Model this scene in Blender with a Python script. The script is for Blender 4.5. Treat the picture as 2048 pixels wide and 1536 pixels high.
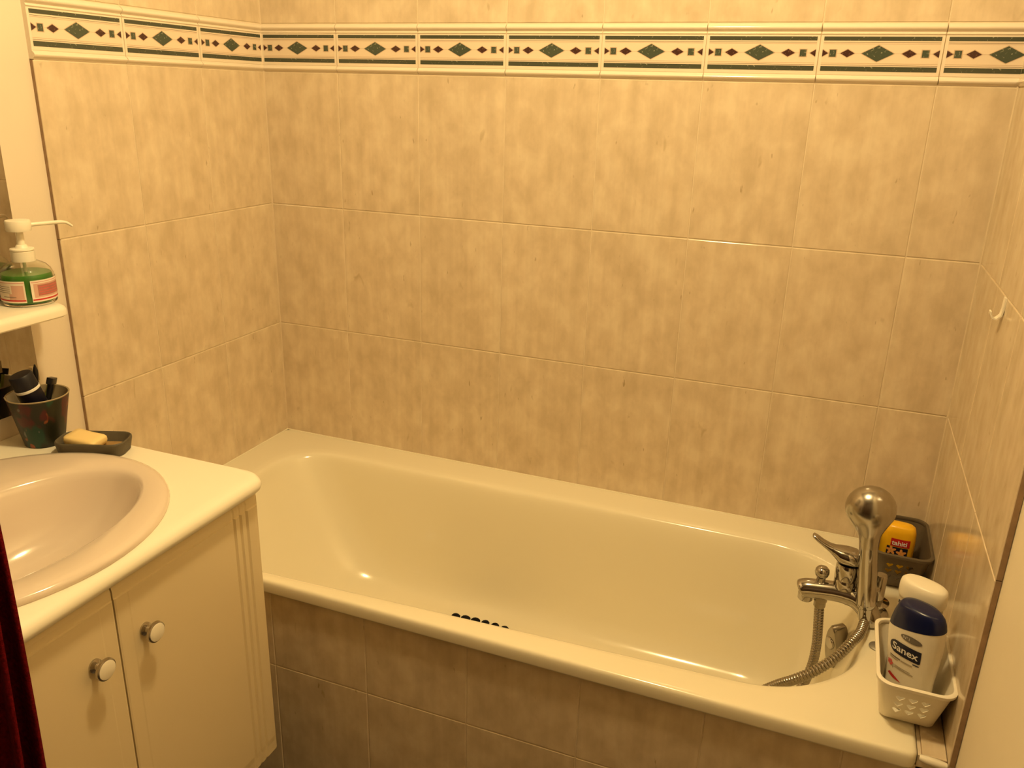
import bpy, bmesh, math, random
from mathutils import Vector, Matrix
PI = math.pi
for o in list(bpy.data.objects): bpy.data.objects.remove(o, do_unlink=True)
scene = bpy.context.scene
COL = scene.collection
random.seed(7)

# ------------------------------------------------------------------ camera
RX, FW = Vector((0.9303733, 0.36565288, 0.02652333)), Vector((-0.33714188, 0.88175953, -0.32990223))
UP = RX.cross(FW)
cam_d = bpy.data.cameras.new('camera'); cam = bpy.data.objects.new('camera', cam_d); COL.objects.link(cam)
m3 = Matrix((RX, UP, -FW)).transposed()
cam.matrix_world = Matrix.Translation((1.41427, -1.87088, 1.49578)) @ m3.to_4x4()
cam_d.sensor_fit = 'HORIZONTAL'; cam_d.sensor_width = 36.0; cam_d.lens = 1666.35 / 2048 * 36.0
cam_d.clip_start = 0.02
scene.camera = cam

# ------------------------------------------------------------------ world, lamp, exposure
world = bpy.data.worlds.new('world'); scene.world = world; world.use_nodes = True
world.node_tree.nodes['Background'].inputs['Color'].default_value = (0.02, 0.012, 0.005, 1)
world.node_tree.nodes['Background'].inputs['Strength'].default_value = 0.2
LAMP = Vector((1.00, -0.95, 2.38))
LAMP_W, LAMP_COL = 60.5, (1.0, 0.742, 0.365)
vs = scene.view_settings
vs.view_transform = 'Standard'; vs.look = 'None'; vs.gamma = 1.0; vs.exposure = 0.0; vs.use_curve_mapping = False

# ------------------------------------------------------------------ materials
def mat(name, color, rough=0.5, metal=0.0, spec=0.5, coat=0.0, trans=0.0, ior=1.45, bump=0.0, bump_scale=200.0, var=0.0, var_scale=8.0, sss=0.0):
    m = bpy.data.materials.new(name); m.use_nodes = True
    nt = m.node_tree; b = nt.nodes['Principled BSDF']
    b.inputs['Base Color'].default_value = (*color, 1); b.inputs['Roughness'].default_value = rough
    b.inputs['Metallic'].default_value = metal; b.inputs['Specular IOR Level'].default_value = spec
    b.inputs['Coat Weight'].default_value = coat; b.inputs['Coat Roughness'].default_value = 0.08
    b.inputs['Transmission Weight'].default_value = trans; b.inputs['IOR'].default_value = ior
    tc = nt.nodes.new('ShaderNodeTexCoord')
    if var > 0:
        n = nt.nodes.new('ShaderNodeTexNoise'); n.inputs['Scale'].default_value = var_scale; n.inputs['Detail'].default_value = 4
        nt.links.new(tc.outputs['Object'], n.inputs['Vector'])
        mr = nt.nodes.new('ShaderNodeMapRange'); mr.inputs['From Min'].default_value = 0.3; mr.inputs['From Max'].default_value = 0.7
        mr.inputs['To Min'].default_value = 1 - var; mr.inputs['To Max'].default_value = 1 + var
        nt.links.new(n.outputs['Fac'], mr.inputs['Value'])
        mx = nt.nodes.new('ShaderNodeMix'); mx.data_type = 'RGBA'; mx.blend_type = 'MULTIPLY'; mx.inputs[0].default_value = 1
        mx.inputs[6].default_value = (*color, 1); nt.links.new(mr.outputs[0], mx.inputs[7])
        nt.links.new(mx.outputs[2], b.inputs['Base Color'])
    if bump > 0:
        n2 = nt.nodes.new('ShaderNodeTexNoise'); n2.inputs['Scale'].default_value = bump_scale; n2.inputs['Detail'].default_value = 3
        nt.links.new(tc.outputs['Object'], n2.inputs['Vector'])
        bp = nt.nodes.new('ShaderNodeBump'); bp.inputs['Strength'].default_value = bump; bp.inputs['Distance'].default_value = 0.001
        nt.links.new(n2.outputs['Fac'], bp.inputs['Height']); nt.links.new(bp.outputs[0], b.inputs['Normal'])
    return m

def tile_material():
    m = mat('beige_marbled_tile', (0.70, 0.56, 0.40), rough=0.13, spec=0.5)
    nt = m.node_tree; b = nt.nodes['Principled BSDF']
    tc = nt.nodes.new('ShaderNodeTexCoord'); oi = nt.nodes.new('ShaderNodeObjectInfo')
    mul = nt.nodes.new('ShaderNodeMath'); mul.operation = 'MULTIPLY'; mul.inputs[1].default_value = 37.0
    nt.links.new(oi.outputs['Random'], mul.inputs[0])
    def noise(scale, detail, rough, sx, sz, dist=0.0):
        mp = nt.nodes.new('ShaderNodeMapping'); mp.inputs['Scale'].default_value = (sx, 1, sz)
        nt.links.new(tc.outputs['Object'], mp.inputs['Vector'])
        n = nt.nodes.new('ShaderNodeTexNoise'); n.noise_dimensions = '4D'; n.inputs['Scale'].default_value = scale
        n.inputs['Detail'].default_value = detail; n.inputs['Roughness'].default_value = rough; n.inputs['Distortion'].default_value = dist
        nt.links.new(mp.outputs[0], n.inputs['Vector']); nt.links.new(mul.outputs[0], n.inputs['W'])
        return n.outputs['Fac']
    def ramp(src, stops):
        r = nt.nodes.new('ShaderNodeValToRGB'); e = r.color_ramp.elements
        e[0].position, e[0].color = stops[0][0], (*stops[0][1], 1); e[1].position, e[1].color = stops[-1][0], (*stops[-1][1], 1)
        for p_, c_ in stops[1:-1]:
            x = e.new(p_); x.color = (*c_, 1)
        nt.links.new(src, r.inputs[0]); return r.outputs[0]
    a = ramp(noise(20, 4.0, 0.55, 1.15, 0.8, 0.2), [(0.33, TILE_DARK), (0.50, TILE_MID), (0.66, TILE_LITE)])
    s = ramp(noise(30, 2, 0.5, 1.3, 0.5, 0.6), [(0.22, (0.80, 0.77, 0.70)), (0.30, (1, 1, 1))])
    s2 = ramp(noise(60, 2, 0.5, 1.4, 0.5), [(0.24, (0.72, 0.68, 0.62)), (0.29, (1, 1, 1))])
    s3 = ramp(noise(9, 3, 0.6, 5.0, 0.06), [(0.35, (0.955, 0.95, 0.94)), (0.62, (1.03, 1.03, 1.03))])
    prev = a
    for x in (s, s2, s3):
        mx = nt.nodes.new('ShaderNodeMix'); mx.data_type = 'RGBA'; mx.blend_type = 'MULTIPLY'; mx.inputs[0].default_value = 1
        nt.links.new(prev, mx.inputs[6]); nt.links.new(x, mx.inputs[7]); prev = mx.outputs[2]
    nt.links.new(prev, b.inputs['Base Color'])
    return m
TILE_DARK, TILE_MID, TILE_LITE = (0.60, 0.490, 0.335), (0.68, 0.560, 0.395), (0.745, 0.63, 0.455)

M = {}
M['tile'] = tile_material()
M['clay'] = mat('unglazed_clay', (0.36, 0.24, 0.145), 0.9, var=0.15, var_scale=60)
M['grout'] = mat('pale_grout', (0.73, 0.62, 0.45), 0.8, var=0.06, var_scale=40)
M['corner'] = mat('corner_grout', (0.64, 0.52, 0.36), 0.8, var=0.06, var_scale=30)
M['paint2'] = mat('pale_wall_paint', (0.90, 0.81, 0.62), 0.5, bump=0.1, bump_scale=250, var=0.03, var_scale=5)
M['paint'] = mat('cream_wall_paint', (0.77, 0.67, 0.54), 0.55, bump=0.15, bump_scale=250, var=0.03, var_scale=5)
M['door'] = mat('dark_front_wall', (0.09, 0.05, 0.025), 0.5, var=0.2, var_scale=12)  # unseen front wall, coloured dark to cut bounced light in the room
M['ceiling'] = mat('ceiling_paint', (0.30, 0.27, 0.22), 0.8, bump=0.1)
M['floor'] = mat('floor_tile', (0.07, 0.05, 0.035), 0.4, var=0.15, var_scale=6)
M['enamel'] = mat('bath_enamel', (0.86, 0.80, 0.62), 0.14, coat=0.3)
M['ceramic'] = mat('basin_ceramic', (0.70, 0.60, 0.50), 0.12, coat=0.3)
M['laminate'] = mat('white_laminate', (0.87, 0.82, 0.68), 0.35, bump=0.03)
M['cab'] = mat('cabinet_lacquer', (0.745, 0.625, 0.40), 0.35, bump=0.03, bump_scale=120)
M['dark'] = mat('dark_plinth', (0.16, 0.12, 0.07), 0.7)
M['chrome'] = mat('chrome', (0.47, 0.45, 0.42), 0.09, metal=1.0)
M['chrome2'] = mat('hose_steel', (0.34, 0.31, 0.26), 0.22, metal=1.0)
M['satin'] = mat('satin_grey_plastic', (0.36, 0.34, 0.30), 0.35, metal=0.6)
M['pewter'] = mat('knob_metal', (0.50, 0.46, 0.40), 0.2, metal=1.0)
M['mirror'] = mat('mirror_glass', (0.46, 0.42, 0.36), 0.015, metal=1.0)
M['mirror_edge'] = mat('mirror_edge', (0.06, 0.05, 0.04), 0.4)
M['plastic'] = mat('white_plastic', (0.86, 0.80, 0.66), 0.35)
M['silicone'] = mat('silicone', (0.84, 0.78, 0.64), 0.4)
M['brownp'] = mat('taupe_plastic', (0.115, 0.088, 0.055), 0.4)
M['navy'] = mat('navy_cap', (0.004, 0.008, 0.055), 0.28)
M['navyp'] = mat('navy_print', (0.006, 0.008, 0.03), 0.4)
M['bottle'] = mat('white_bottle', (0.84, 0.79, 0.68), 0.3)
M['frost'] = mat('frosted_bottle', (0.62, 0.55, 0.42), 0.3, trans=0.25)
M['white'] = mat('white_print', (0.85, 0.83, 0.78), 0.5)
M['greyp'] = mat('grey_print', (0.20, 0.18, 0.16), 0.4, metal=0.3)
M['grey2'] = mat('pale_grey_print', (0.42, 0.37, 0.28), 0.5)
M['red'] = mat('red_print', (0.55, 0.018, 0.02), 0.45)
M['pinkred'] = mat('pinkish_print', (0.70, 0.12, 0.12), 0.45)
M['orange'] = mat('orange_print', (0.85, 0.38, 0.10), 0.45)
M['yellow'] = mat('yellow_bottle', (0.90, 0.50, 0.012), 0.3, var=0.06, var_scale=30)
M['pink'] = mat('pale_pink_bottle', (0.85, 0.55, 0.45), 0.35)
M['black'] = mat('black_rubber', (0.003, 0.003, 0.004), 0.7, spec=0.2)
M['blackp'] = mat('black_plastic', (0.008, 0.007, 0.008), 0.35)
M['greenp'] = mat('green_plastic', (0.24, 0.30, 0.07), 0.4)
M['brist'] = mat('bristles', (0.75, 0.62, 0.40), 0.7)
M['olive'] = mat('olive_stoneware', (0.10, 0.085, 0.055), 0.6, var=0.1, var_scale=40)
M['wood'] = mat('soap_residue', (0.36, 0.22, 0.08), 0.5, var=0.15, var_scale=50)
M['soap'] = mat('yellow_soap', (0.86, 0.66, 0.30), 0.4)
M['towel'] = mat('dark_red_terry', (0.11, 0.003, 0.005), 0.95, spec=0.1, bump=1.0, bump_scale=500, var=0.35, var_scale=200)
M['clear'] = mat('clear_plastic', (0.97, 0.98, 0.93), 0.04, trans=1.0, ior=1.25)
M['liquid'] = mat('green_soap_liquid', (0.10, 0.34, 0.05), 0.15, trans=0.35, ior=1.33)
M['label'] = mat('label_cream', (0.84, 0.74, 0.62), 0.4)
M['labelpink'] = mat('label_pink', (0.42, 0.17, 0.13), 0.45, var=0.1, var_scale=120)
M['labelpink2'] = mat('label_light_pink', (0.66, 0.40, 0.31), 0.45)
M['blue'] = mat('blue_label', (0.015, 0.04, 0.16), 0.4)
M['glow'] = None

def border_mats():
    base = mat('border_cream_glaze', (0.82, 0.72, 0.58), 0.10, coat=0.2)
    ground = mat('border_ground', (0.80, 0.67, 0.52), 0.2)
    def fleck(name, c, c2, scale, t):
        m = mat(name, c, 0.2); nt = m.node_tree; b = nt.nodes['Principled BSDF']
        tc = nt.nodes.new('ShaderNodeTexCoord'); n = nt.nodes.new('ShaderNodeTexNoise')
        n.inputs['Scale'].default_value = scale; n.inputs['Detail'].default_value = 3; n.inputs['Distortion'].default_value = 1.2
        nt.links.new(tc.outputs['Object'], n.inputs['Vector'])
        r = nt.nodes.new('ShaderNodeValToRGB'); e = r.color_ramp.elements
        e[0].position, e[0].color = t, (*c, 1); e[1].position, e[1].color = t + 0.08, (*c2, 1)
        nt.links.new(n.outputs['Fac'], r.inputs[0]); nt.links.new(r.outputs[0], b.inputs['Base Color']); return m
    green = fleck('border_green_marble', (0.070, 0.088, 0.062), (0.32, 0.32, 0.22), 130, 0.60)
    band = fleck('border_green_band', (0.070, 0.078, 0.052), (0.30, 0.30, 0.20), 160, 0.64)
    brown = fleck('border_brown_marble', (0.065, 0.028, 0.022), (0.26, 0.13, 0.09), 200, 0.60)
    line = mat('border_line', (0.22, 0.14, 0.08), 0.3)
    halo = mat('border_halo', (0.58, 0.42, 0.28), 0.3)
    return [base, ground, green, band, brown, line, halo]
BM = border_mats()

# ------------------------------------------------------------------ mesh helpers
class G:
    """collects shapes into one mesh"""
    def __init__(s): s.v = []; s.f = []; s.mi = []
    def add(s, vs_, fs, mi=0):
        o = len(s.v); s.v += [tuple(p) for p in vs_]; s.f += [tuple(i + o for i in f) for f in fs]; s.mi += [mi] * len(fs); return s
    def box(s, x0, x1, y0, y1, z0, z1, mi=0):
        v = [(x, y, z) for z in (z0, z1) for y in (y0, y1) for x in (x0, x1)]
        return s.add(v, [(0, 2, 3, 1), (4, 5, 7, 6), (0, 1, 5, 4), (2, 6, 7, 3), (0, 4, 6, 2), (1, 3, 7, 5)], mi)
    def loft(s, loops, cap0=True, cap1=True, mi=0, flip=False):
        n = len(loops[0]); v = [p for L in loops for p in L]; f = []
        for k in range(len(loops) - 1):
            for i in range(n):
                j = (i + 1) % n; q = (k * n + i, k * n + j, (k + 1) * n + j, (k + 1) * n + i)
                f.append(q[::-1] if flip else q)
        if cap0: f.append(tuple(range(n)) if flip else tuple(range(n - 1, -1, -1)))
        if cap1:
            t = tuple((len(loops) - 1) * n + i for i in range(n)); f.append(t[::-1] if flip else t)
        return s.add(v, f, mi)
    def tube(s, path, r, n=12, mi=0, cap=True):
        P = [Vector(p) for p in path]; R = r if isinstance(r, (list, tuple)) else [r] * len(P)
        loops = []; ref = None
        for i, p in enumerate(P):
            t = (P[min(i + 1, len(P) - 1)] - P[max(i - 1, 0)]).normalized()
            if ref is None:
                ref = Vector((0, 0, 1)) if abs(t.z) < 0.9 else Vector((1, 0, 0))
            a = (ref - t * ref.dot(t)).normalized(); ref = a; b = t.cross(a)
            loops.append([p + (a * math.cos(2 * PI * k / n) + b * math.sin(2 * PI * k / n)) * R[i] for k in range(n)])
        return s.loft(loops, cap, cap, mi)
    def lathe(s, prof, c=(0, 0, 0), n=32, mi=0, cap0=True, cap1=True, sx=1.0, sy=1.0):
        return s.loft([[(c[0] + r * sx * math.cos(2 * PI * k / n), c[1] + r * sy * math.sin(2 * PI * k / n), c[2] + z) for k in range(n)] for r, z in prof], cap0, cap1, mi)
    def obj(s, name, mats, parent=None, smooth=40, loc=(0, 0, 0), rot=(0, 0, 0), subsurf=0):
        me = s.mesh(name, mats, smooth)
        return link(name, me, parent, loc, rot, subsurf)
    def mesh(s, name, mats, smooth=40):
        me = bpy.data.meshes.new(name); me.from_pydata(s.v, [], s.f)
        if not isinstance(mats, (list, tuple)): mats = [mats]
        for m in mats: me.materials.append(m)
        me.polygons.foreach_set('material_index', s.mi)
        bm = bmesh.new(); bm.from_mesh(me); bmesh.ops.recalc_face_normals(bm, faces=bm.faces) if not getattr(s, 'keep', False) else None
        bm.to_mesh(me); bm.free()
        if smooth:
            me.polygons.foreach_set('use_smooth', [True] * len(me.polygons)); me.set_sharp_from_angle(angle=math.radians(smooth))
        me.update(); return me

def link(name, me, parent=None, loc=(0, 0, 0), rot=(0, 0, 0), subsurf=0):
    o = bpy.data.objects.new(name, me); COL.objects.link(o); o.location = loc; o.rotation_euler = rot
    if parent: o.parent = parent
    if subsurf:
        md = o.modifiers.new('smooth', 'SUBSURF'); md.levels = subsurf; md.render_levels = subsurf
    return o
def thing(name, label, cat, loc=(0, 0, 0), rz=0.0, group=None):
    o = bpy.data.objects.new(name, None); COL.objects.link(o); o.location = loc; o.rotation_euler = (0, 0, rz)
    o.empty_display_size = 0.05
    return tag(o, label, cat, group)
def tag(o, label, cat, group=None):
    o['label'] = label; o['category'] = cat
    if group: o['group'] = group
    return o
def struct(o): o['kind'] = 'structure'; return o

def rrect(x0, x1, y0, y1, r, z, nc=8, ns=6):
    """rounded rectangle loop, counter-clockwise; r = radius or (ll, lr, ur, ul); same count for every call"""
    if not isinstance(r, (list, tuple)): r = (r,) * 4
    cs = [(x0 + r[0], y0 + r[0], PI, r[0]), (x1 - r[1], y0 + r[1], 1.5 * PI, r[1]), (x1 - r[2], y1 - r[2], 0, r[2]), (x0 + r[3], y1 - r[3], 0.5 * PI, r[3])]
    pts = []
    for k in range(4):
        cx, cy, a0, rr = cs[k]
        arc = [(cx + rr * math.cos(a0 + PI / 2 * i / nc), cy + rr * math.sin(a0 + PI / 2 * i / nc)) for i in range(nc + 1)]
        pts += arc
        nx, ny, na, nr = cs[(k + 1) % 4]
        e = (nx + nr * math.cos(na), ny + nr * math.sin(na)); a = arc[-1]
        pts += [(a[0] + (e[0] - a[0]) * i / ns, a[1] + (e[1] - a[1]) * i / ns) for i in range(1, ns)]
    return [(x, y, z) for x, y in pts]
def catmull(pts, sub=6):
    P = [Vector(p) for p in pts]; P = [P[0] * 2 - P[1]] + P + [P[-1] * 2 - P[-2]]; out = []
    for i in range(1, len(P) - 2):
        for k in range(sub):
            t = k / sub; a, b, c, d = P[i - 1:i + 3]
            out.append(0.5 * ((2 * b) + (c - a) * t + (2 * a - 5 * b + 4 * c - d) * t * t + (3 * b - a - 3 * c + d) * t ** 3))
    out.append(P[-2]); return out
def text_mesh(s, size, extrude=0.0, bold=0.0):
    """2-D lettering as (verts, faces) with the baseline at y = 0, starting at x = 0"""
    cu = bpy.data.curves.new('txt', 'FONT'); cu.body = s; cu.size = size; cu.resolution_u = 3; cu.offset = bold
    o = bpy.data.objects.new('txt', cu); COL.objects.link(o)
    bpy.context.view_layer.update()
    me = bpy.data.meshes.new_from_object(o.evaluated_get(bpy.context.evaluated_depsgraph_get()))
    v = [(p.co.x, p.co.y) for p in me.vertices]; f = [tuple(p.vertices) for p in me.polygons]
    bpy.data.objects.remove(o); bpy.data.curves.remove(cu); bpy.data.meshes.remove(me)
    return v, f

# ------------------------------------------------------------------ room
XR, YF, ZC = 1.698, -2.55, 2.5
TT = 0.0092                                   # tile thickness
struct(G().box(-0.1, XR + 0.1, YF - 0.1, 0.11, -0.1, 0.0).obj('floor', M['floor'], smooth=0))
struct(G().box(-0.1, XR + 0.1, YF - 0.1, 0.11, ZC, ZC + 0.1).obj('ceiling', M['ceiling'], smooth=0))
struct(G().box(-0.1, XR + 0.1, YF - 0.1, YF, 0, ZC).obj('wall_front', M['door'], smooth=0))
wall_back = struct(G().box(-0.1, XR + 0.1, TT, 0.11, 0, ZC).obj('wall_back', M['paint'], smooth=0))
wall_left = struct(G().box(-0.1, -TT, YF, TT, 0, ZC).obj('wall_left', M['paint'], smooth=0))
wall_right = struct(G().box(XR, XR + 0.1, YF, TT, 0, ZC).obj('wall_right', M['paint2'], smooth=0))

GAP = 0.0020
_tc = {}
def tile_mesh(w, h):
    key = (round(w, 4), round(h, 4))
    if key not in _tc:
        g = G(); e = 0.0013
        def ring(i, y): return [(i, y, i), (w - i, y, i), (w - i, y, h - i), (i, y, h - i)]
        L = [ring(e, 0.0), ring(0.0004, 0.0005), ring(0.0, 0.0016), ring(0.0, TT)]
        v = [p for l in L for p in l]
        f = [(0, 1, 2, 3)]; mi = [0]
        for k in range(3):
            for i in range(4):
                j = (i + 1) % 4; f.append((k * 4 + i, (k + 1) * 4 + i, (k + 1) * 4 + j, k * 4 + j)); mi.append(1 if k == 2 else 0)
        f.append((15, 14, 13, 12)); mi.append(1)
        g.v, g.f, g.mi = v, f, mi
        _tc[key] = g.mesh('tile', [M['tile'], M['clay']], smooth=0)
    return _tc[key]
BH = 0.1112
def border_mesh(w, t0=0.0, t1=1.0):
    """decorated border tile w wide showing the part t0..t1 of the full pattern"""
    key = ('b', round(w, 4), round(t0, 3), round(t1, 3))
    if key in _tc: return _tc[key]
    g = G(); H = BH - GAP
    # profile: (height from the bottom, depth towards the room)
    prof = [(0, TT, 0), (0, 0.000, 0)]
    def bull(z0, z1, d): return [(z0 + (z1 - z0) * k / 8, -d * math.sin(PI * k / 8), 0) for k in range(9)]
    prof += bull(0.0006, 0.0145, 0.0062) + [(0.0155, -0.0008, 0)]
    prof += [(0.0205, -0.0010, 0), (H - 0.0225, -0.0010, 0), (H - 0.0215, -0.0010, 0)]
    prof += bull(H - 0.0212, H - 0.0160, 0.0022) + bull(H - 0.0150, H - 0.0006, 0.0062) + [(H, 0.0, 0), (H, TT, 0)]
    n = len(prof)
    for xx in (0, w): g.v += [(xx, d, z) for z, d, _ in prof]
    for i in range(n - 1): g.f.append((i, n + i, n + i + 1, i + 1)); g.mi.append(0)
    g.f.append(tuple(range(n))); g.mi.append(0); g.f.append(tuple(range(2 * n - 1, n - 1, -1))); g.mi.append(0)
    y = -0.0010; e = 0.0052
    full = 0.22
    def X(t): return (t - t0) / (t1 - t0) * w
    def poly(pts, mi, lift):
        # clip to the printed field
        xa, xb = max(0.0, X(e / full)), min(w, X(1 - e / full))
        def clip(P, s, lim):
            out = []
            for i in range(len(P)):
                a, b = P[i], P[(i + 1) % len(P)]; ia, ib = s * (a[0] - lim) >= 0, s * (b[0] - lim) >= 0
                if ia: out.append(a)
                if ia != ib:
                    t = (lim - a[0]) / (b[0] - a[0]); out.append((lim, a[1] + t * (b[1] - a[1])))
            return out
        P = clip(pts, 1, xa)
        if len(P) > 2: P = clip(P, -1, xb)
        if len(P) > 2: g.add([(a, y - lift, b) for a, b in P], [tuple(range(len(P)))], mi)
    def rect(t0_, t1_, z0, z1, mi, lift): poly([(X(t0_), z0), (X(t1_), z0), (X(t1_), z1), (X(t0_), z1)], mi, lift)
    def dia(t, hw, hh, mi, zc=0.0548):
        poly([(X(t) - hw - 0.0022, zc), (X(t), zc - hh - 0.0015), (X(t) + hw + 0.0022, zc), (X(t), zc + hh + 0.0015)], 6, 0.0002)
        poly([(X(t) - hw, zc), (X(t), zc - hh), (X(t) + hw, zc), (X(t), zc + hh)], mi, 0.0004)
    rect(0, 1, 0.0215, H - 0.0235, 1, 0.0001)
    rect(0, 1, 0.0220, 0.0310, 3, 0.0003); rect(0, 1, H - 0.0315, H - 0.0240, 3, 0.0003)
    for z in (0.0330, 0.0362, H - 0.0350, H - 0.0375): rect(0, 1, z, z + 0.0007, 5 if z in (0.0330, H - 0.0350) else 6, 0.0003)
    rect(0.02, 0.98, 0.0545, 0.0551, 6, 0.00015)
    dia(0.485, 0.0295, 0.0148, 2)
    for t in (0.235, 0.738): dia(t, 0.0130, 0.0072, 4)
    for t in (0.0, 1.0): dia(t, 0.0160, 0.0098, 4)
    for t in (0.112, 0.868):
        poly([(X(t) - 0.0078, 0.0468), (X(t) + 0.0078, 0.0468), (X(t) + 0.0078, 0.0625), (X(t) - 0.0078, 0.0625)], 6, 0.0002)
        poly([(X(t) - 0.0060, 0.0482), (X(t) + 0.0060, 0.0482), (X(t) + 0.0060, 0.0612), (X(t) - 0.0060, 0.0612)], 2, 0.0004)
    g.keep = True
    me = g.mesh('border_tile', BM, smooth=30); _tc[key] = me; return me

PW = 0.2222
ZROW = [(0.545, 0.8727), (0.8727, 1.2004), (1.2004, 1.5301)]
ZB0, ZB1 = 1.5301, 1.6413
ZUP = [(1.6413, 1.971), (1.971, 2.30)]
def lay(parent, cuts, place, borderflip=()):
    """cuts: joint positions along the wall; place(u, z) -> (location, rotation)"""
    for a, b in zip(cuts[:-1], cuts[1:]):
        for z0, z1 in ZROW + ZUP:
            loc, rot = place(a + GAP / 2, z0 + GAP / 2)
            link('tile', tile_mesh(b - a - GAP, z1 - z0 - GAP), parent, loc, rot)
        w = b - a; fr = w / PW
        t0, t1 = (0, 1) if fr > 0.95 else ((0, fr) if b == cuts[-1] else (1 - fr, 1))
        loc, rot = place(a + GAP / 2, ZB0 + GAP / 2)
        link('border_tile', border_mesh(w - GAP, t0, t1), parent, loc, rot)
cuts_b = [0.0] + [0.2183 + PW * k for k in range(7)] + [1.688]
lay(wall_back, cuts_b, lambda u, z: ((u, 0, z), (0, 0, 0)))
# left wall runs from the front edge of the tiling (u = 0) towards the corner; faces +x
YL = -0.6720
cuts_l = [0.0, 0.2222, 0.4450, 0.672]
lay(wall_left, cuts_l, lambda u, z: ((0, YL + u, z), (0, 0, PI / 2)))
YRE = -0.684
cuts_r = [0.0, 0.240, 0.4622, 0.684]
lay(wall_right, cuts_r, lambda u, z: ((1.688, -u, z), (0, 0, -PI / 2)))
G().box(0.0, 1.688, 0.0013, TT + 0.001, 0.54, 2.298).obj('grout', M['grout'], wall_back, smooth=0)
G().box(-TT - 0.001, -0.0013, YL + 0.004, 0.0, 0.54, 2.298).obj('grout', M['grout'], wall_left, smooth=0)
G().box(1.6893, XR + 0.001, YRE + 0.004, 0.0, 0.54, 2.298).obj('grout', M['grout'], wall_right, smooth=0)
for k, (x, y, w) in enumerate(((0.0, 0.0, 0.0028), (1.688, 0.0, 0.0028))):
    sx = 1 if x == 0 else -1
    struct(G().add([(x - sx * 0.002, y + 0.002, z) for z in (0.545, 2.298)] + [(x + sx * w, y + 0.0006, z) for z in (0.545, 2.298)] + [(x - sx * 0.0006, y - w, z) for z in (0.545, 2.298)],
        [(0, 2, 3, 1), (2, 4, 5, 3), (4, 0, 1, 5), (0, 4, 2), (1, 3, 5)]).obj('trim_%d' % (k + 1), M['corner'], smooth=0))
struct(G().tube([(0.0, -0.0005, 0.5505), (1.688, -0.0005, 0.5505)], 0.0022, 8).obj('trim_3', M['enamel']))
struct(G().tube([(0.0005, -0.68, 0.5505), (0.0005, 0.0, 0.5505)], 0.0022, 8).obj('trim_4', M['enamel']))

# ------------------------------------------------------------------ bath panel (tiled apron) and end ledge
panel = thing('tiled_bath_surround', 'beige tiled panel boxing in the front of the bathtub', 'bath surround', (0, -0.672, 0))
G().box(0.0, 1.697, 0.0013, 0.03, 0.0, 0.520).obj('grout', M['grout'], panel, smooth=0)
ac = [0.0, 0.216, 0.437, 0.659, 0.880, 1.102, 1.322, 1.542, 1.697]
for a, b in zip(ac[:-1], ac[1:]):
    for z0, z1 in ((0.0, 0.3355), (0.3355, 0.5235)):
        link('tile', tile_mesh(b - a - GAP, z1 - z0 - GAP), panel, (a + GAP / 2, 0, z0 + GAP / 2), (0, 0, 0))
ledge = thing('tiled_ledge', 'narrow beige tiled ledge between bathtub end and right wall', 'ledge', (1.647, -0.672, 0.50))
G().box(0.0005, 0.041, 0.0, 0.668, 0.0, 0.043).obj('grout', M['grout'], ledge, smooth=0)
for a, b in ((-0.004, 0.210), (0.210, 0.430), (0.430, 0.667)):
    o = link('tile', tile_mesh(0.035, b - a - GAP), ledge, (0.0055, a + GAP / 2, 0.0485), (-PI / 2, 0, 0)); o.scale = (1, 1, 1); o.rotation_euler = (-PI / 2, 0, 0)
G().tube([(0.002, -0.006, 0.044), (0.012, -0.008, 0.044), (0.030, -0.009, 0.043), (0.040, -0.008, 0.042)], [0.005, 0.0065, 0.0065, 0.005], 10).obj('edge_bead', M['silicone'], ledge)

# ------------------------------------------------------------------ bathtub
tub = thing('bathtub', 'cream enamelled built-in bathtub with rolled front rim', 'bathtub', (0, 0, 0))
g = G(); loops = []
for ins, z in ((0.004, 0.519), (0.0, 0.5205), (0.0, 0.540), (0.0012, 0.5465), (0.0045, 0.5496), (0.009, 0.5503), (0.016, 0.5505)):
    loops.append(rrect(0.0005 + ins * 0.1, 1.647 - ins, -0.684 + ins, -0.0005 - ins * 0.1, 0.016, z, 10, 14))
def skew(L, amt):
    out = []
    for x, y, z in L:
        w = max(0.0, min(1.0, (-y - 0.09) / 0.5)); out.append((x, y + amt * w * max(0.0, x - 0.40) , z))
    return out
for x0, x1, y0, y1, rl, rr, z in ((0.096, 1.580, -0.662, -0.086, 0.12, 0.21, 0.5495), (0.104, 1.572, -0.655, -0.092, 0.12, 0.205, 0.5465), (0.110, 1.566, -0.649, -0.098, 0.12, 0.20, 0.540),
        (0.116, 1.559, -0.642, -0.104, 0.12, 0.20, 0.522), (0.150, 1.543, -0.628, -0.114, 0.13, 0.20, 0.450), (0.205, 1.528, -0.612, -0.126, 0.14, 0.19, 0.350),
        (0.255, 1.517, -0.602, -0.136, 0.15, 0.18, 0.285), (0.290, 1.506, -0.590, -0.148, 0.15, 0.17, 0.248), (0.330, 1.485, -0.566, -0.172, 0.14, 0.15, 0.222),
        (0.390, 1.44, -0.525, -0.215, 0.12, 0.12, 0.208), (0.48, 1.36, -0.47, -0.27, 0.08, 0.08, 0.203)):
    loops.append(skew(rrect(x0, x1, y0, y1, (rl, rr, rr, rl), z, 10, 14), 0.045))
g.loft(loops, cap0=False, cap1=True); g.keep = True
shell = g.obj('shell', M['enamel'], tub, smooth=60, subsurf=1)
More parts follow.
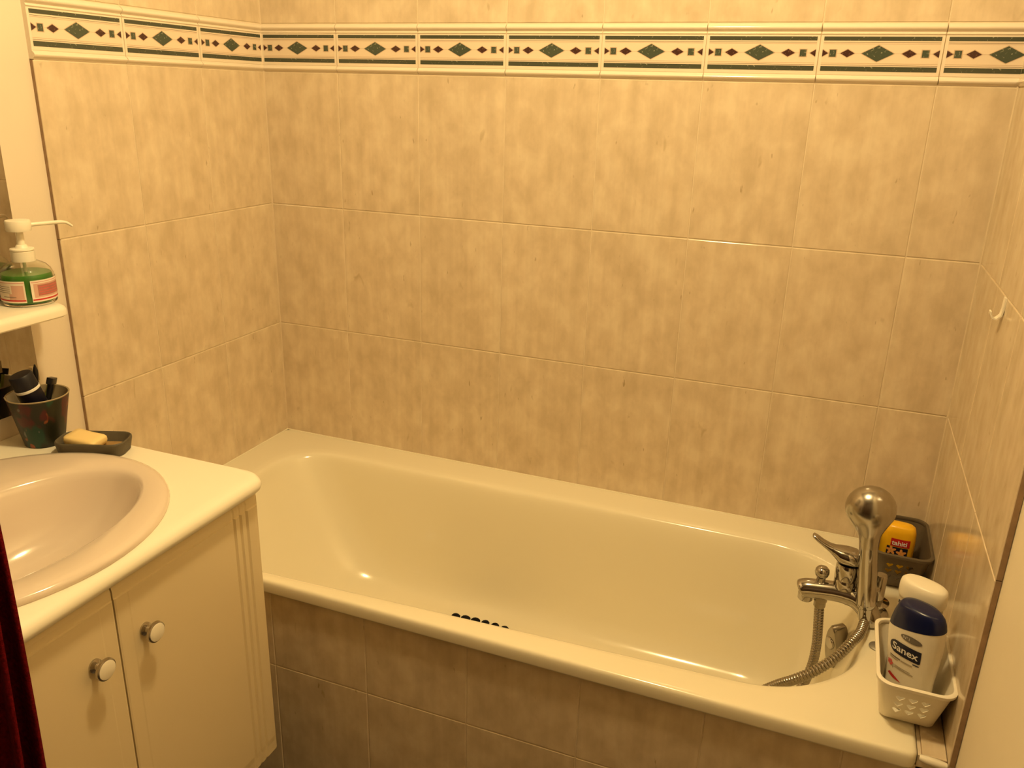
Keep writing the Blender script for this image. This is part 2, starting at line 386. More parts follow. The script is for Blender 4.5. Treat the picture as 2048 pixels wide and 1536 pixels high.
# overflow fitting on the tap-end wall
ov = G()
ov.loft([[(dx, y, z) for y, z in [(0.016 * math.cos(a) * (1 - 0.12 * math.sin(a)) * k, 0.040 * math.sin(a) * k) for a in [2 * PI * i / 28 for i in range(28)]]] for dx, k in ((0.020, 1.0), (-0.004, 1.0), (-0.009, 0.9), (-0.010, 0.6))])
for v_i, v in enumerate(ov.v):                       # squarer outline
    x, y, z = v; ov.v[v_i] = (x, math.copysign(min(abs(y) * 1.25, 0.0195), y), math.copysign(min(abs(z) * 1.30, 0.048), z))
ovp = ov.obj('overflow_plate', M['chrome2'], tub, smooth=50, loc=(1.5300, -0.290, 0.4470), rot=(0, -0.10, 0.62))
G().lathe([(0.0130, 0), (0.0130, 0.002), (0.0115, 0.004), (0.004, 0.0048)], n=20).obj('overflow_knob', M['chrome'], ovp, loc=(-0.009, 0.001, 0.010), rot=(0, -PI / 2, 0))
G().lathe([(0.014, 0), (0.014, 0.002), (0.011, 0.004), (0.0, 0.0045)], n=20).obj('deck_cap', M['satin'], tub, loc=(1.592, -0.415, 0.5495))

# ------------------------------------------------------------------ pebble bath mat
bmat = thing('bath_mat', 'black pebble anti-slip mat on the floor of the bathtub', 'bath mat', (0.712, -0.3085, 0.2095))
pm = G().lathe([(0.002, -0.003), (0.0105, 0.0), (0.0128, 0.003), (0.0105, 0.006), (0.002, 0.0075)], n=10).mesh('pebble', M['black'])
for r in range(9):
    for c in range(8):
        x = -0.095 + c * 0.027 + (r % 2) * 0.0135; y = 0.098 - r * 0.026
        if c in (0, 7) and r == 0: continue
        o = link('pebble', pm, bmat, (x, y - 0.10 * (x - 0.0) ** 2 * 6, 0.0035 + max(0.0, (y - 0.03)) * 0.10)); o.scale = (random.uniform(0.85, 1.15), random.uniform(0.8, 1.0), 1)
G().loft([rrect(-0.105, 0.115, -0.12, 0.095, 0.02, z, 3, 2) for z in (-0.003, 0.000)]).obj('backing', M['black'], bmat)

# ------------------------------------------------------------------ vanity cabinet, worktop, basin
YV0, YV1, YM = -1.440, -0.776, -1.108
van = thing('vanity_cabinet', 'cream two-door vanity cabinet with fluted doors under the basin', 'cabinet', (0, YM, 0))
_a, _b = YV0 - YM + 0.006, YV1 - YM - 0.004
G().box(-0.006, 0.490, _a, _a + 0.016, 0.232, 0.8145).box(-0.006, 0.490, _b - 0.016, _b, 0.232, 0.8145).box(-0.006, 0.004, _a + 0.016, _b - 0.016, 0.232, 0.8145).box(0.004, 0.490, _a + 0.016, _b - 0.016, 0.232, 0.248).box(0.474, 0.490, _a + 0.016, _b - 0.016, 0.765, 0.8145).obj('body', M['cab'], van, smooth=0)
G().box(0.0, 0.420, YV0 - YM + 0.03, YV1 - YM - 0.03, 0.0, 0.232).obj('plinth', M['dark'], van, smooth=0)
def lerp(pts, x):
    for (a, b), (c, d) in zip(pts[:-1], pts[1:]):
        if x <= c: return b + (d - b) * (x - a) / max(1e-9, c - a)
    return pts[-1][1]
def door_mesh():
    W, Z0, Z1 = 0.3300, 0.232, 0.806
    hy = [(0, 0.0030), (0.003, 0.0040), (0.024, 0.0043), (0.0265, 0.0048), (0.2560, 0.0048)]
    for c in (0.2640, 0.2805, 0.2970): hy += [(c - 0.004, 0.0048), (c - 0.001, 0.0012), (c + 0.001, 0.0012), (c + 0.004, 0.0048)]
    hy += [(0.318, 0.0048), (W - 0.004, 0.0044), (W, 0.0015)]
    hz = [(0, 0.0), (0.010, 0.0022), (0.022, 0.0022), (0.0235, 0.0048), (0.30, 0.0048), (0.535, 0.0048), (0.548, 0.0035), (0.570, 0.0035), (0.574, 0.0)]
    g = G(); ny, nz = len(hy), len(hz)
    for zd, h1 in hz:
        for yd, h2 in hy:
            g.v.append((0.016 + min(h1, h2), yd, Z1 - zd))
    for i in range(nz - 1):
        for j in range(ny - 1): a = i * ny + j; g.f.append((a, a + ny, a + ny + 1, a + 1)); g.mi.append(0)
    o = len(g.v); g.v += [(0, y, z) for z in (Z1, Z0) for y in (0, W)]
    g.f += [(o, o + 2, o + 3, o + 1)]; g.mi.append(0)
    g.f.append((o, o + 1) + tuple(range(ny - 1, -1, -1))); g.mi.append(0)
    g.f.append((o + 2,) + tuple((nz - 1) * ny + j for j in range(ny)) + (o + 3,)); g.mi.append(0)
    g.f.append((o,) + tuple(i * ny for i in range(nz)) + (o + 2,)); g.mi.append(0)
    g.f.append((o + 1, o + 3) + tuple(i * ny + ny - 1 for i in range(nz - 1, -1, -1))); g.mi.append(0)
    return g.mesh('door', M['cab'], smooth=0)
dm = door_mesh()
kn = G().lathe([(0.0105, 0.0), (0.0105, 0.003), (0.0055, 0.006), (0.0050, 0.013), (0.0075, 0.016), (0.0150, 0.0175), (0.0170, 0.020), (0.0165, 0.0235), (0.0145, 0.0245)], n=28).mesh('knob', M['pewter'])
kf = G().lathe([(0.0143, 0.0235), (0.0143, 0.0252), (0.010, 0.0262), (0.002, 0.0266)], n=28).mesh('knob_face', M['plastic'])
for s in (1, -1):
    d = link('door', dm, van, (0.491, 0.0015 * s, 0)); d.scale = (1, s, 1)
    for nm, me in (('knob', kn), ('knob_face', kf)):
        link(nm, me, d, (0.0205, 0.0465, 0.704), (0, PI / 2, 0))

top = thing('worktop', 'white laminate vanity worktop with rounded front edge and corner', 'worktop', (0, 0, 0.815))
SC = (0.285, -1.108)
def ell_at(x, y, cx, cy, a, b, z):
    t = math.atan2((y - SC[1]), (x - SC[0]))
    # ray from SC to the ellipse centred at cx, cy
    dx, dy = math.cos(t), math.sin(t); ox, oy = SC[0] - cx, SC[1] - cy
    A = (dx / a) ** 2 + (dy / b) ** 2; B = 2 * (ox * dx / a ** 2 + oy * dy / b ** 2); C_ = (ox / a) ** 2 + (oy / b) ** 2 - 1
    k = (-B + math.sqrt(B * B - 4 * A * C_)) / (2 * A); return (SC[0] + k * dx, SC[1] + k * dy, z)
g = G(); loops = []
bn = [(-0.006, 0.000), (-0.001, 0.002), (0.004, 0.007), (0.0065, 0.0145), (0.004, 0.022), (-0.001, 0.027), (-0.007, 0.0295), (-0.02, 0.030)]
for e, z in bn:
    loops.append(rrect(-0.008, 0.527 + e, -1.452 - e * 0.3, -0.772 + e * 0.35, (0.01, 0.03, 0.03, 0.004), z, 10, 22))
base = loops[-1]
loops.append([ell_at(x, y, 0.272, -1.108, 0.225, 0.252, 0.030) for x, y, z in base])
loops.append([ell_at(x, y, 0.272, -1.108, 0.225, 0.252, 0.000) for x, y, z in base])
n = len(base); g.loft(loops, False, False); g.f += [((len(loops) - 1) * n + i, (len(loops) - 1) * n + (i + 1) % n, (i + 1) % n, i) for i in range(n)]; g.mi += [0] * n
g.obj('slab', M['laminate'], top, smooth=40)

basin = thing('washbasin', 'oval pinkish white ceramic washbasin set into the worktop', 'washbasin', (0, 0, 0.845))
def ell(cx, a, b, z, n=72): return [(cx + a * math.cos(2 * PI * k / n), -1.108 + b * math.sin(2 * PI * k / n), z) for k in range(n)]
g = G()
g.loft([ell(0.272, 0.246, 0.272, 0.000), ell(0.272, 0.2475, 0.2735, 0.004), ell(0.272, 0.2455, 0.2715, 0.009), ell(0.272, 0.241, 0.267, 0.0115), ell(0.274, 0.230, 0.258, 0.0125),
        ell(0.305, 0.154, 0.237, 0.0095), ell(0.309, 0.145, 0.231, 0.0075), ell(0.311, 0.139, 0.226, 0.003), ell(0.311, 0.134, 0.221, -0.008), ell(0.310, 0.124, 0.210, -0.030), ell(0.305, 0.112, 0.185, -0.070),
        ell(0.300, 0.092, 0.145, -0.100), ell(0.295, 0.060, 0.085, -0.116), ell(0.29, 0.024, 0.024, -0.121), ell(0.29, 0.023, 0.023, -0.126)], False, True); g.keep = True
g.obj('bowl', M['ceramic'], basin, smooth=70)
G().lathe([(0.022, -0.002), (0.022, 0.002), (0.018, 0.004), (0.004, 0.003)], n=24).obj('drain', M['chrome'], basin, loc=(0.29, -1.108, -0.124))

# ------------------------------------------------------------------ mirror, shelf
mir = thing('wall_mirror', 'tall frameless mirror on the left wall above the vanity', 'mirror', (-TT, -1.10, 0.889))
G().box(0.0, 0.0055, -0.335, 0.3355, 0, 0.95).obj('backing', M['mirror_edge'], mir, smooth=0)
G().box(0.0055, 0.0085, -0.335, 0.3350, 0.0006, 0.9494).obj('glass', M['mirror'], mir, smooth=0)
sh = thing('wall_shelf', 'white wall shelf with rounded corner in front of the mirror', 'shelf', (0, -1.10, 1.087))
g = G(); g.loft([rrect(0.0, 0.122 + e, -0.33, 0.328 + e, (0.004, 0.02, 0.022, 0.004), z, 8, 4) for e, z in ((-0.003, 0.0), (0.0, 0.003), (0.0, 0.012), (-0.002, 0.017), (-0.006, 0.0205), (-0.012, 0.022))])
g.obj('board', M['plastic'], sh, smooth=40)

# ------------------------------------------------------------------ pump soap bottle on the shelf
sb = thing('soap_dispenser', 'clear pump bottle of green liquid soap standing on the white shelf', 'soap bottle', (0.052, -0.798, 1.1092))
Rb = 0.0455
prof = [(0.030, 0.0), (0.0435, 0.001), (Rb, 0.005), (Rb, 0.046), (0.0445, 0.053), (0.041, 0.062), (0.034, 0.070), (0.024, 0.075), (0.016, 0.077), (0.014, 0.082)]
inner = [(r - 0.0016, z) for r, z in prof[::-1]]; inner[-1] = (0.028, 0.003); inner[-2] = (0.0415, 0.0035); inner[-3] = (Rb - 0.0016, 0.007)
g = G(); g.loft([[(r * math.cos(2 * PI * k / 40), r * math.sin(2 * PI * k / 40), z) for k in range(40)] for r, z in prof + inner], True, True)
g.obj('bottle', M['clear'], sb, smooth=50)
lq = [(0.026, 0.0042), (Rb - 0.0045, 0.0048), (Rb - 0.0030, 0.009), (Rb - 0.0030, 0.046), (0.0420, 0.053), (0.0405, 0.0555), (0.010, 0.0555)]
G().lathe(lq, n=40).obj('liquid', M['liquid'], sb)
G().tube([(0.002, 0.004, 0.010), (0.0, 0.0, 0.056), (0, 0, 0.085)], 0.0028, 8).obj('dip_tube', M['plastic'], sb)
G().lathe([(0.017, 0.0760), (0.0195, 0.0765), (0.0195, 0.094), (0.0175, 0.0955), (0.020, 0.0965), (0.0195, 0.099), (0.011, 0.100), (0.0085, 0.105), (0.007, 0.106)], n=28).obj('collar', M['plastic'], sb)
G().lathe([(0.0068, 0.105), (0.0062, 0.132), (0.0062, 0.134)], n=16).obj('pump_stem', M['plastic'], sb)
hd = G().lathe([(0.0075, 0.1285), (0.0200, 0.1305), (0.0208, 0.134), (0.0208, 0.147), (0.0198, 0.1490), (0.004, 0.1492)], n=28).obj('pump_head', M['plastic'], sb)
G().tube(catmull([(0.0, 0.018, 0.1385), (0.008, 0.035, 0.1387), (0.020, 0.066, 0.1388), (0.025, 0.079, 0.137), (0.029, 0.089, 0.1295)], 5), [0.0036] * 11 + [0.0034, 0.0032, 0.003, 0.0028, 0.0027, 0.0026, 0.0025, 0.0024, 0.0022, 0.002][:10], 10).obj('nozzle', M['plastic'], sb)
def wrap_patch(g, a0, a1, z0, z1, r, mi, n=10):
    v = [(r * math.cos(a0 + (a1 - a0) * k / n), r * math.sin(a0 + (a1 - a0) * k / n), z) for z in (z0, z1) for k in range(n + 1)]
    g.add(v, [(k, k + 1, n + 2 + k, n + 1 + k) for k in range(n)], mi)
camdir = math.atan2(-1.07, 1.36)          # side of the bottle that faces the room
seam = camdir - 0.02
for nm, a0, a1 in (('label', seam - 1.75, seam - 0.10), ('label', seam + 0.10, seam + 1.75)):
    g = G(); g.keep = True
    wrap_patch(g, a0, a1, 0.0085, 0.0475, Rb + 0.0004, 0)
    wrap_patch(g, a0 + 0.02, a1 - 0.02, 0.0115, 0.0140, Rb + 0.0007, 3)
    wrap_patch(g, a0 + 0.02, a1 - 0.02, 0.0440, 0.0446, Rb + 0.0007, 3)
    if a0 > seam:
        wrap_patch(g, a0 + 0.10, a1 - 0.04, 0.0165, 0.0415, Rb + 0.0006, 2)
        wrap_patch(g, a0 + 0.24, a1 - 0.25, 0.0195, 0.0390, Rb + 0.0008, 1)
        for k in range(4): wrap_patch(g, a0 + 0.28, a1 - 0.4, 0.0215 + k * 0.0045, 0.0225 + k * 0.0045, Rb + 0.0010, 5)
    else:
        wrap_patch(g, a1 - 0.62, a1 - 0.06, 0.0150, 0.0400, Rb + 0.0006, 2)
        wrap_patch(g, a0 + 0.1, a1 - 0.50, 0.0250, 0.0400, Rb + 0.0008, 0)
        for k in range(4): wrap_patch(g, a0 + 0.2, a1 - 0.55, 0.0265 + k * 0.0035, 0.0274 + k * 0.0035, Rb + 0.0010, 4)
        wrap_patch(g, a1 - 0.9, a1 - 0.35, 0.0185, 0.0194, Rb + 0.0010, 4)
    g.obj('label', [M['label'], M['labelpink'], M['labelpink2'], M['red'], M['greyp'], M['pinkred']], sb, smooth=60)['label'] = 'cream and pink paper label with a red stripe'
# small tube at the frame edge of the shelf
tb = thing('toiletry_tube', 'small white tube with blue label beside the pump bottle on the shelf', 'tube', (0.062, -0.893, 1.1092))
G().lathe([(0.014, 0), (0.0155, 0.001), (0.0155, 0.014), (0.0135, 0.016)], n=24).obj('cap', M['plastic'], tb)
G().loft([[(0.019 * (1 - t * 0.1) * math.cos(a), (0.019 + 0.004 * t) * math.sin(a) , 0.016 + 0.07 * t) if False else (0.019 * (1 - 0.85 * t) * math.cos(a), (0.019 + 0.008 * t) * math.sin(a), 0.016 + 0.080 * t) for a in [2 * PI * k / 24 for k in range(24)]] for t in (0, 0.1, 0.3, 0.6, 0.9, 1.0)]).obj('body', M['bottle'], tb)
G().loft([[(0.0196 * (1 - 0.85 * t) * math.cos(a), (0.0196 + 0.008 * t) * math.sin(a), 0.016 + 0.080 * t) for a in [2 * PI * k / 24 for k in range(24)]] for t in (0.02, 0.2)], False, False).obj('label', M['blue'], tb)['label'] = 'dark blue printed band'

# ------------------------------------------------------------------ tumbler and what stands in it
CUP = (0.068, -0.829, 0.8452)
cup = thing('tumbler', 'dark printed plastic tumbler holding toiletries beside the basin', 'tumbler', CUP)
def cup_material():
    m = mat('tumbler_print', (0.02, 0.03, 0.012), 0.4); nt = m.node_tree; b = nt.nodes['Principled BSDF']
    tc = nt.nodes.new('ShaderNodeTexCoord'); prev = None
    base = nt.nodes.new('ShaderNodeRGB'); base.outputs[0].default_value = (0.014, 0.015, 0.007, 1); prev = base.outputs[0]
    for sc, off, thr, c in ((16, 0.0, 0.58, (0.008, 0.045, 0.026)), (24, 3.1, 0.58, (0.07, 0.010, 0.008)), (42, 7.7, 0.66, (0.26, 0.07, 0.02)), (45, 12.3, 0.67, (0.13, 0.13, 0.11))):
        mp = nt.nodes.new('ShaderNodeMapping'); mp.inputs['Location'].default_value = (off, off, off); mp.inputs['Scale'].default_value = (1, 1, 0.6)
        nz = nt.nodes.new('ShaderNodeTexNoise'); nz.inputs['Scale'].default_value = sc; nz.inputs['Detail'].default_value = 2
        nt.links.new(tc.outputs['Object'], mp.inputs[0]); nt.links.new(mp.outputs[0], nz.inputs['Vector'])
        r = nt.nodes.new('ShaderNodeMapRange'); r.inputs['From Min'].default_value = thr; r.inputs['From Max'].default_value = thr + 0.04
        nt.links.new(nz.outputs['Fac'], r.inputs['Value'])
        mx = nt.nodes.new('ShaderNodeMix'); mx.data_type = 'RGBA'; mx.inputs[7].default_value = (*c, 1)
        nt.links.new(r.outputs[0], mx.inputs[0]); nt.links.new(prev, mx.inputs[6]); prev = mx.outputs[2]
    nt.links.new(prev, b.inputs['Base Color']); return m
cin = mat('tumbler_inside', (0.34, 0.27, 0.16), 0.5)
HC, RC0, RC1 = 0.098, 0.0345, 0.0530
g = G(); g.lathe([(0.030, 0.0), (RC0, 0.001), (RC0 + (RC1 - RC0) * 0.5, HC * 0.5), (RC1, HC - 0.003)], n=40, cap1=False)
g.obj('body', cup_material(), cup)
g = G(); g.lathe([(RC1, HC - 0.003), (RC1 + 0.001, HC - 0.001), (RC1, HC), (RC1 - 0.002, HC - 0.001), (RC0 - 0.001, 0.004), (0.004, 0.0035)], n=40, cap0=False)
g.obj('rim', cin, cup)
# roll-on deodorant leaning towards the room
def basis(d):
    z = d.normalized(); y = (Vector((0, 1, 0)) - z * z.y).normalized(); x = y.cross(z)
    return Matrix((x, y, z)).transposed().to_euler()
def leaning(name, label, cat, base, tip):
    b, t = Vector(base), Vector(tip); o = thing(name, label, cat, b)
    o.rotation_euler = basis(t - b); return o, (t - b).length
deo, L = leaning('deodorant_stick', 'navy cylindrical deodorant with white ring leaning in the tumbler', 'deodorant', (0.079, -0.822, 0.868), (0.062, -0.853, 0.987))
G().lathe([(0.017, 0.0), (0.0175, 0.002), (0.0205, 0.05), (0.0205, L - 0.034)], n=30).obj('body', mat('navy_plastic', (0.004, 0.004, 0.014), 0.35), deo)
G().lathe([(0.0205, L - 0.034), (0.0212, L - 0.0335), (0.0212, L - 0.029), (0.0205, L - 0.0285)], n=30).obj('ring', M['white'], deo)
G().lathe([(0.0207, L - 0.0285), (0.0205, L - 0.004), (0.0185, L - 0.001), (0.004, L)], n=30).obj('cap', mat('navy_cap_matt', (0.006, 0.006, 0.012), 0.5), deo)
rz, L = leaning('razor', 'black disposable razor standing in the tumbler', 'razor', (0.060, -0.829, 0.852), (0.066, -0.791, 0.962))
G().tube(catmull([(0, 0, 0), (0.001, 0, 0.03), (0.0, 0, 0.07), (0, 0, L - 0.010)], 4), [0.0048] * 9 + [0.0052, 0.0055, 0.0055, 0.005], 10).obj('handle', M['blackp'], rz)
G().box(-0.0022, 0.0022, -0.003, 0.003, 0.02, L - 0.012).obj('grip', M['greenp'], rz, loc=(-0.0042, 0, 0))
g = G(); g.loft([rrect(-0.006, 0.006, -0.0125, 0.0125, 0.003, z, 3, 2) for z in (L - 0.012, L - 0.009, L - 0.002, L)]); g.obj('head', M['blackp'], rz, rot=(0, 0, 0.5))
br, L = leaning('toothbrush', 'slim dark toothbrush standing in the tumbler', 'toothbrush', (0.056, -0.818, 0.852), (0.052, -0.812, 0.9925))
G().tube([(0, 0, 0), (0, 0, 0.06), (0, 0, 0.11), (0, 0, 0.120), (0, 0, L - 0.012), (0, 0, L)], [0.0042, 0.004, 0.0028, 0.0042, 0.0046, 0.0012], 10).obj('handle', M['blackp'], br)
G().box(-0.013, -0.003, -0.004, 0.004, L - 0.030, L - 0.006).obj('bristles', M['brist'], br, smooth=0)
tp, L = leaning('toothpaste_tube', 'white tube end poking out of the tumbler behind the deodorant', 'tube', (0.048, -0.838, 0.856), (0.030, -0.857, 0.944))
G().loft([[(a_ * math.cos(t), b_ * math.sin(t), z) for t in [2 * PI * k / 20 for k in range(20)]] for a_, b_, z in ((0.007, 0.007, 0), (0.0075, 0.0075, 0.03), (0.008, 0.009, 0.035), (0.004, 0.011, L * 0.8), (0.001, 0.012, L))]).obj('body', M['white'], tp)

# ------------------------------------------------------------------ soap dish and soap
DZ = math.radians(22)
dish = thing('soap_dish', 'dark olive stoneware soap dish at the edge of the basin', 'soap dish', (0.186, -0.8225, 0.8452), DZ)
g = G(); a, b = 0.064, 0.0335
def dl(k, z, dr=0.0): return rrect(-a * k, a * k, -b * k - (k - 1) * 0.02, b * k + (k - 1) * 0.02, 0.022 * k, z, 8, 4)
g.loft([dl(0.90, 0.0), dl(0.94, 0.0015), dl(1.0, 0.022), dl(1.0, 0.0255), dl(0.975, 0.027), dl(0.94, 0.0255), dl(0.90, 0.010), dl(0.86, 0.0075), dl(0.3, 0.007)]); g.keep = True
g.obj('tray', M['olive'], dish, smooth=50)
G().loft([dl(0.84, 0.0078), dl(0.83, 0.0095), dl(0.30, 0.0100)]).obj('residue', M['wood'], dish)
sp = thing('soap_bar', 'worn yellow bar of soap lying in the dark dish', 'soap', (0.172, -0.8285, 0.8556), DZ - 0.25)
g = G(); g.loft([rrect(-0.034 * k, 0.034 * k, -0.0215 * k, 0.0215 * k, 0.008, z, 6, 3) for k, z in ((0.88, 0.0), (0.97, 0.002), (1.0, 0.008), (0.98, 0.0135), (0.90, 0.0165), (0.6, 0.0178))])
for i, (x, y, z) in enumerate(g.v): g.v[i] = (x, y, z + 0.004 * (x / 0.034) ** 2 * 0.4)
o = g.obj('bar', M['soap'], sp, smooth=60); o.rotation_euler = (0.05, 0.10, 0); o.location = (0, 0, 0.0035)

# ------------------------------------------------------------------ red towel on a swivel rail
rail = thing('towel_rail', 'chrome swivel towel rail on the left wall past the vanity', 'towel rail', (-TT, -1.501, 1.20))
G().lathe([(0.022, 0), (0.022, 0.006), (0.012, 0.012), (0.010, 0.03)], n=20).obj('mount', M['chrome'], rail, rot=(0, PI / 2, 0))
G().tube([(0.025, 0.003, 0.0), (0.640, 0.173, 0.0)], 0.006, 12).obj('bar', M['chrome'], rail)
tw = thing('red_towel', 'dark red towel hanging in the foreground at the left edge', 'towel', (0.571, -1.344, 1.20), math.atan2(0.170, 0.615))
g = G(); loops = []
nU, nV = 14, 40
def tow(u, v):
    # v: 0 front hem .. 1 back hem, hung over the bar
    s = v * 1.24; top_ = 0.62
    x = (u - 0.5) * 0.078
    if s < top_ - 0.012: z, y = -(top_ - s) + 0.006, -0.010
    elif s > top_ + 0.012: z, y = -(s - top_) + 0.006, 0.010
    else:
        a_ = (s - (top_ - 0.012)) / 0.024 * PI; z, y = 0.001 + 0.010 * math.sin(a_), -0.010 * math.cos(a_)
    dn = max(0.0, -z)
    y += math.sin(u * 9 + dn * 4) * 0.010 * min(1, dn * 4) * (1 if y < 0 else 0.6) - (0.012 * dn if y < 0 else -0.010 * dn)
    x += 0.010 * math.sin(dn * 5.0) * (u - 0.3)
    return (x, y, z)
for k in range(nV + 1):
    for j in range(nU + 1): g.v.append(tow(j / nU, k / nV))
for k in range(nV):
    for j in range(nU): a_ = k * (nU + 1) + j; g.f.append((a_, a_ + 1, a_ + nU + 2, a_ + nU + 1)); g.mi.append(0)
o = g.obj('cloth', M['towel'], tw, smooth=80)
md = o.modifiers.new('thick', 'SOLIDIFY'); md.thickness = 0.005; md.offset = 0

# ------------------------------------------------------------------ bath mixer, hand shower, hose
mix = thing('bath_mixer', 'chrome single-lever bath mixer tap on the tub deck', 'tap', (1.600, -0.330, 0.5505))
def rel(*pts): return [(x - 1.600, y + 0.330, z - 0.5505) for x, y, z in pts]
P = catmull(rel((1.582, -0.345, 0.5515), (1.578, -0.343, 0.566), (1.567, -0.338, 0.582), (1.545, -0.332, 0.594), (1.512, -0.33, 0.596), (1.480, -0.33, 0.593), (1.458, -0.33, 0.590), (1.446, -0.33, 0.583)), 5)
R = [0.019 + (0.0205 - 0.019) * min(1, i / 10) for i in range(len(P))]
for i in range(len(P)):
    t = i / (len(P) - 1)
    if t > 0.93: R[i] = 0.0195 * math.sqrt(max(0.06, 1 - ((t - 0.93) / 0.07) ** 2))
    elif t > 0.5: R[i] = 0.0195
G().tube(P, R, 20).obj('spout_body', M['chrome'], mix, smooth=60)
G().lathe([(0.013, 0.0), (0.0145, 0.002), (0.0145, 0.014), (0.012, 0.016)], n=20).obj('aerator', M['chrome'], mix, loc=rel((1.459, -0.33, 0.5655))[0])
G().lathe([(0.0205, 0.0), (0.0215, 0.004), (0.0215, 0.018), (0.0205, 0.020), (0.0220, 0.022), (0.0220, 0.050), (0.0210, 0.053)], n=32).obj('cartridge', M['chrome'], mix, loc=rel((1.526, -0.33, 0.610))[0])
lv = [(1.536, 0.0165, 0.674, 0.691), (1.549, 0.006, 0.675, 0.684)]
g = G(); secs = []
for x, hw, z0, z1 in ((1.549, 0.008, 0.664, 0.678), (1.546, 0.017, 0.662, 0.686), (1.536, 0.0225, 0.661, 0.692), (1.522, 0.0230, 0.661, 0.694), (1.508, 0.0205, 0.663, 0.694), (1.498, 0.0150, 0.672, 0.694), (1.488, 0.0115, 0.681, 0.696), (1.476, 0.0100, 0.689, 0.701), (1.464, 0.0098, 0.697, 0.708), (1.457, 0.0085, 0.702, 0.711), (1.454, 0.004, 0.705, 0.709)):
    c = (z0 + z1) / 2; h = (z1 - z0) / 2
    secs.append([(x - 1.600, hw * math.copysign(abs(math.cos(t)) ** 0.8, math.cos(t)), c + h * math.copysign(abs(math.sin(t)) ** 0.8, math.sin(t)) - 0.5505) for t in [2 * PI * k / 24 for k in range(24)]])
g.loft(secs); g.obj('lever', M['chrome'], mix, smooth=60)
dv = G().lathe([(0.0085, 0.0), (0.0085, 0.012), (0.0095, 0.014), (0.0125, 0.018), (0.0140, 0.024), (0.0128, 0.030), (0.0090, 0.0345), (0.002, 0.0365)], n=24).obj('diverter_knob', M['chrome'], mix, loc=rel((1.482, -0.33, 0.608))[0])
G().lathe([(0.0125, 0.0), (0.0125, -0.012), (0.0112, -0.013), (0.0112, -0.024), (0.009, -0.026)], n=8).obj('outlet_nut', M['chrome2'], mix, loc=rel((1.487, -0.33, 0.580))[0], smooth=20)

hold = thing('shower_holder', 'chrome deck-mounted shower cradle behind the hand shower', 'shower holder', (1.589, -0.303, 0.5505))
G().lathe([(0.026, 0.0), (0.026, 0.003), (0.022, 0.010), (0.015, 0.014)], n=28).obj('flange', M['chrome'], hold)
G().lathe([(0.0120, 0.012), (0.0120, 0.024), (0.0230, 0.0265), (0.0230, 0.0290), (0.0115, 0.031), (0.0115, 0.084), (0.0105, 0.087), (0.004, 0.088)], n=28).obj('column', M['chrome'], hold)
G().tube(catmull([(-0.002, -0.004, 0.060), (-0.014, -0.018, 0.060), (-0.0270, -0.033, 0.060)], 4), 0.0075, 12).obj('arm', M['chrome'], hold)

hs = thing('hand_shower', 'chrome hand shower with round head standing upright by the mixer', 'hand shower', (1.5695, -0.352, 0.5655))
HB, HT = Vector((1.5695, -0.352, 0.5655)), Vector((1.5440, -0.352, 0.795))
hs.rotation_euler = basis(HT - HB); L = (HT - HB).length
g = G(); g.lathe([(0.0135, 0.024), (0.0165, 0.026), (0.0178, 0.035), (0.0180, 0.10), (0.0165, 0.145), (0.0168, L - 0.076)], n=32)
g.obj('handle', M['chrome'], hs, smooth=60)
hd = G(); hr = 0.0440
pts = []
for k in range(15):
    a_ = -0.5 * PI + 0.36 + k / 14 * (PI - 0.36); pts.append((max(0.001, hr * math.cos(a_)), L + hr * math.sin(a_) * 0.98))
pts = [(0.0168, L - 0.078), (0.0176, L - 0.066), (0.0195, L - 0.056), (0.0230, L - 0.047), (0.0280, L - 0.038), (0.0330, L - 0.029)] + pts[4:]
hd.lathe(pts, n=36); 
for i, (x, y, z) in enumerate(hd.v): k_ = max(0.0, min(1.0, (z - L + 0.055) / 0.04)); hd.v[i] = (x, y * (1 - k_ * (0.30 if y > 0 else 0.12)), z)
hdo = hd.obj('head', mat('shower_head_chrome', (0.45, 0.42, 0.37), 0.22, metal=1.0), hs, smooth=70)
G().lathe([(0.0125, -0.002), (0.0130, 0.0), (0.0130, 0.022), (0.0140, 0.0245)], n=24).obj('hose_nut', M['chrome'], hs)

HP = [(1.5697, -0.352, 0.566), (1.568, -0.366, 0.5615), (1.561, -0.400, 0.5605), (1.545, -0.436, 0.5570), (1.522, -0.464, 0.5380), (1.491, -0.482, 0.5130), (1.460, -0.484, 0.4860), (1.428, -0.466, 0.4480), (1.375, -0.43, 0.37), (1.335, -0.385, 0.275), (1.335, -0.335, 0.2225), (1.390, -0.305, 0.222), (1.445, -0.315, 0.275), (1.476, -0.333, 0.350), (1.491, -0.338, 0.415), (1.494, -0.336, 0.470), (1.490, -0.332, 0.525), (1.487, -0.330, 0.557)]
HPs = catmull(HP, 40)
hose = thing('shower_hose', 'flexible metal shower hose looping down into the bathtub', 'hose', (1.5697, -0.352, 0.566))
acc = 0.0; RR = []; PP = []; prev = HPs[0]; step = 0.0012; target = 0.0
dense = [HPs[0]]
for p, q in zip(HPs[:-1], HPs[1:]):
    dl_ = (q - p).length; t = target - acc
    while t <= dl_:
        PP.append(p + (q - p) * (t / dl_ if dl_ else 0)); target += step; t = target - acc
    acc += dl_
for i, p in enumerate(PP):
    ph = (i % 5); RR.append((0.0092, 0.0097, 0.0097, 0.0092, 0.0080)[ph])
O = Vector((1.5697, -0.352, 0.566))
G().tube([p - O for p in PP], RR, 12).obj('coil', M['chrome2'], hose, smooth=25)

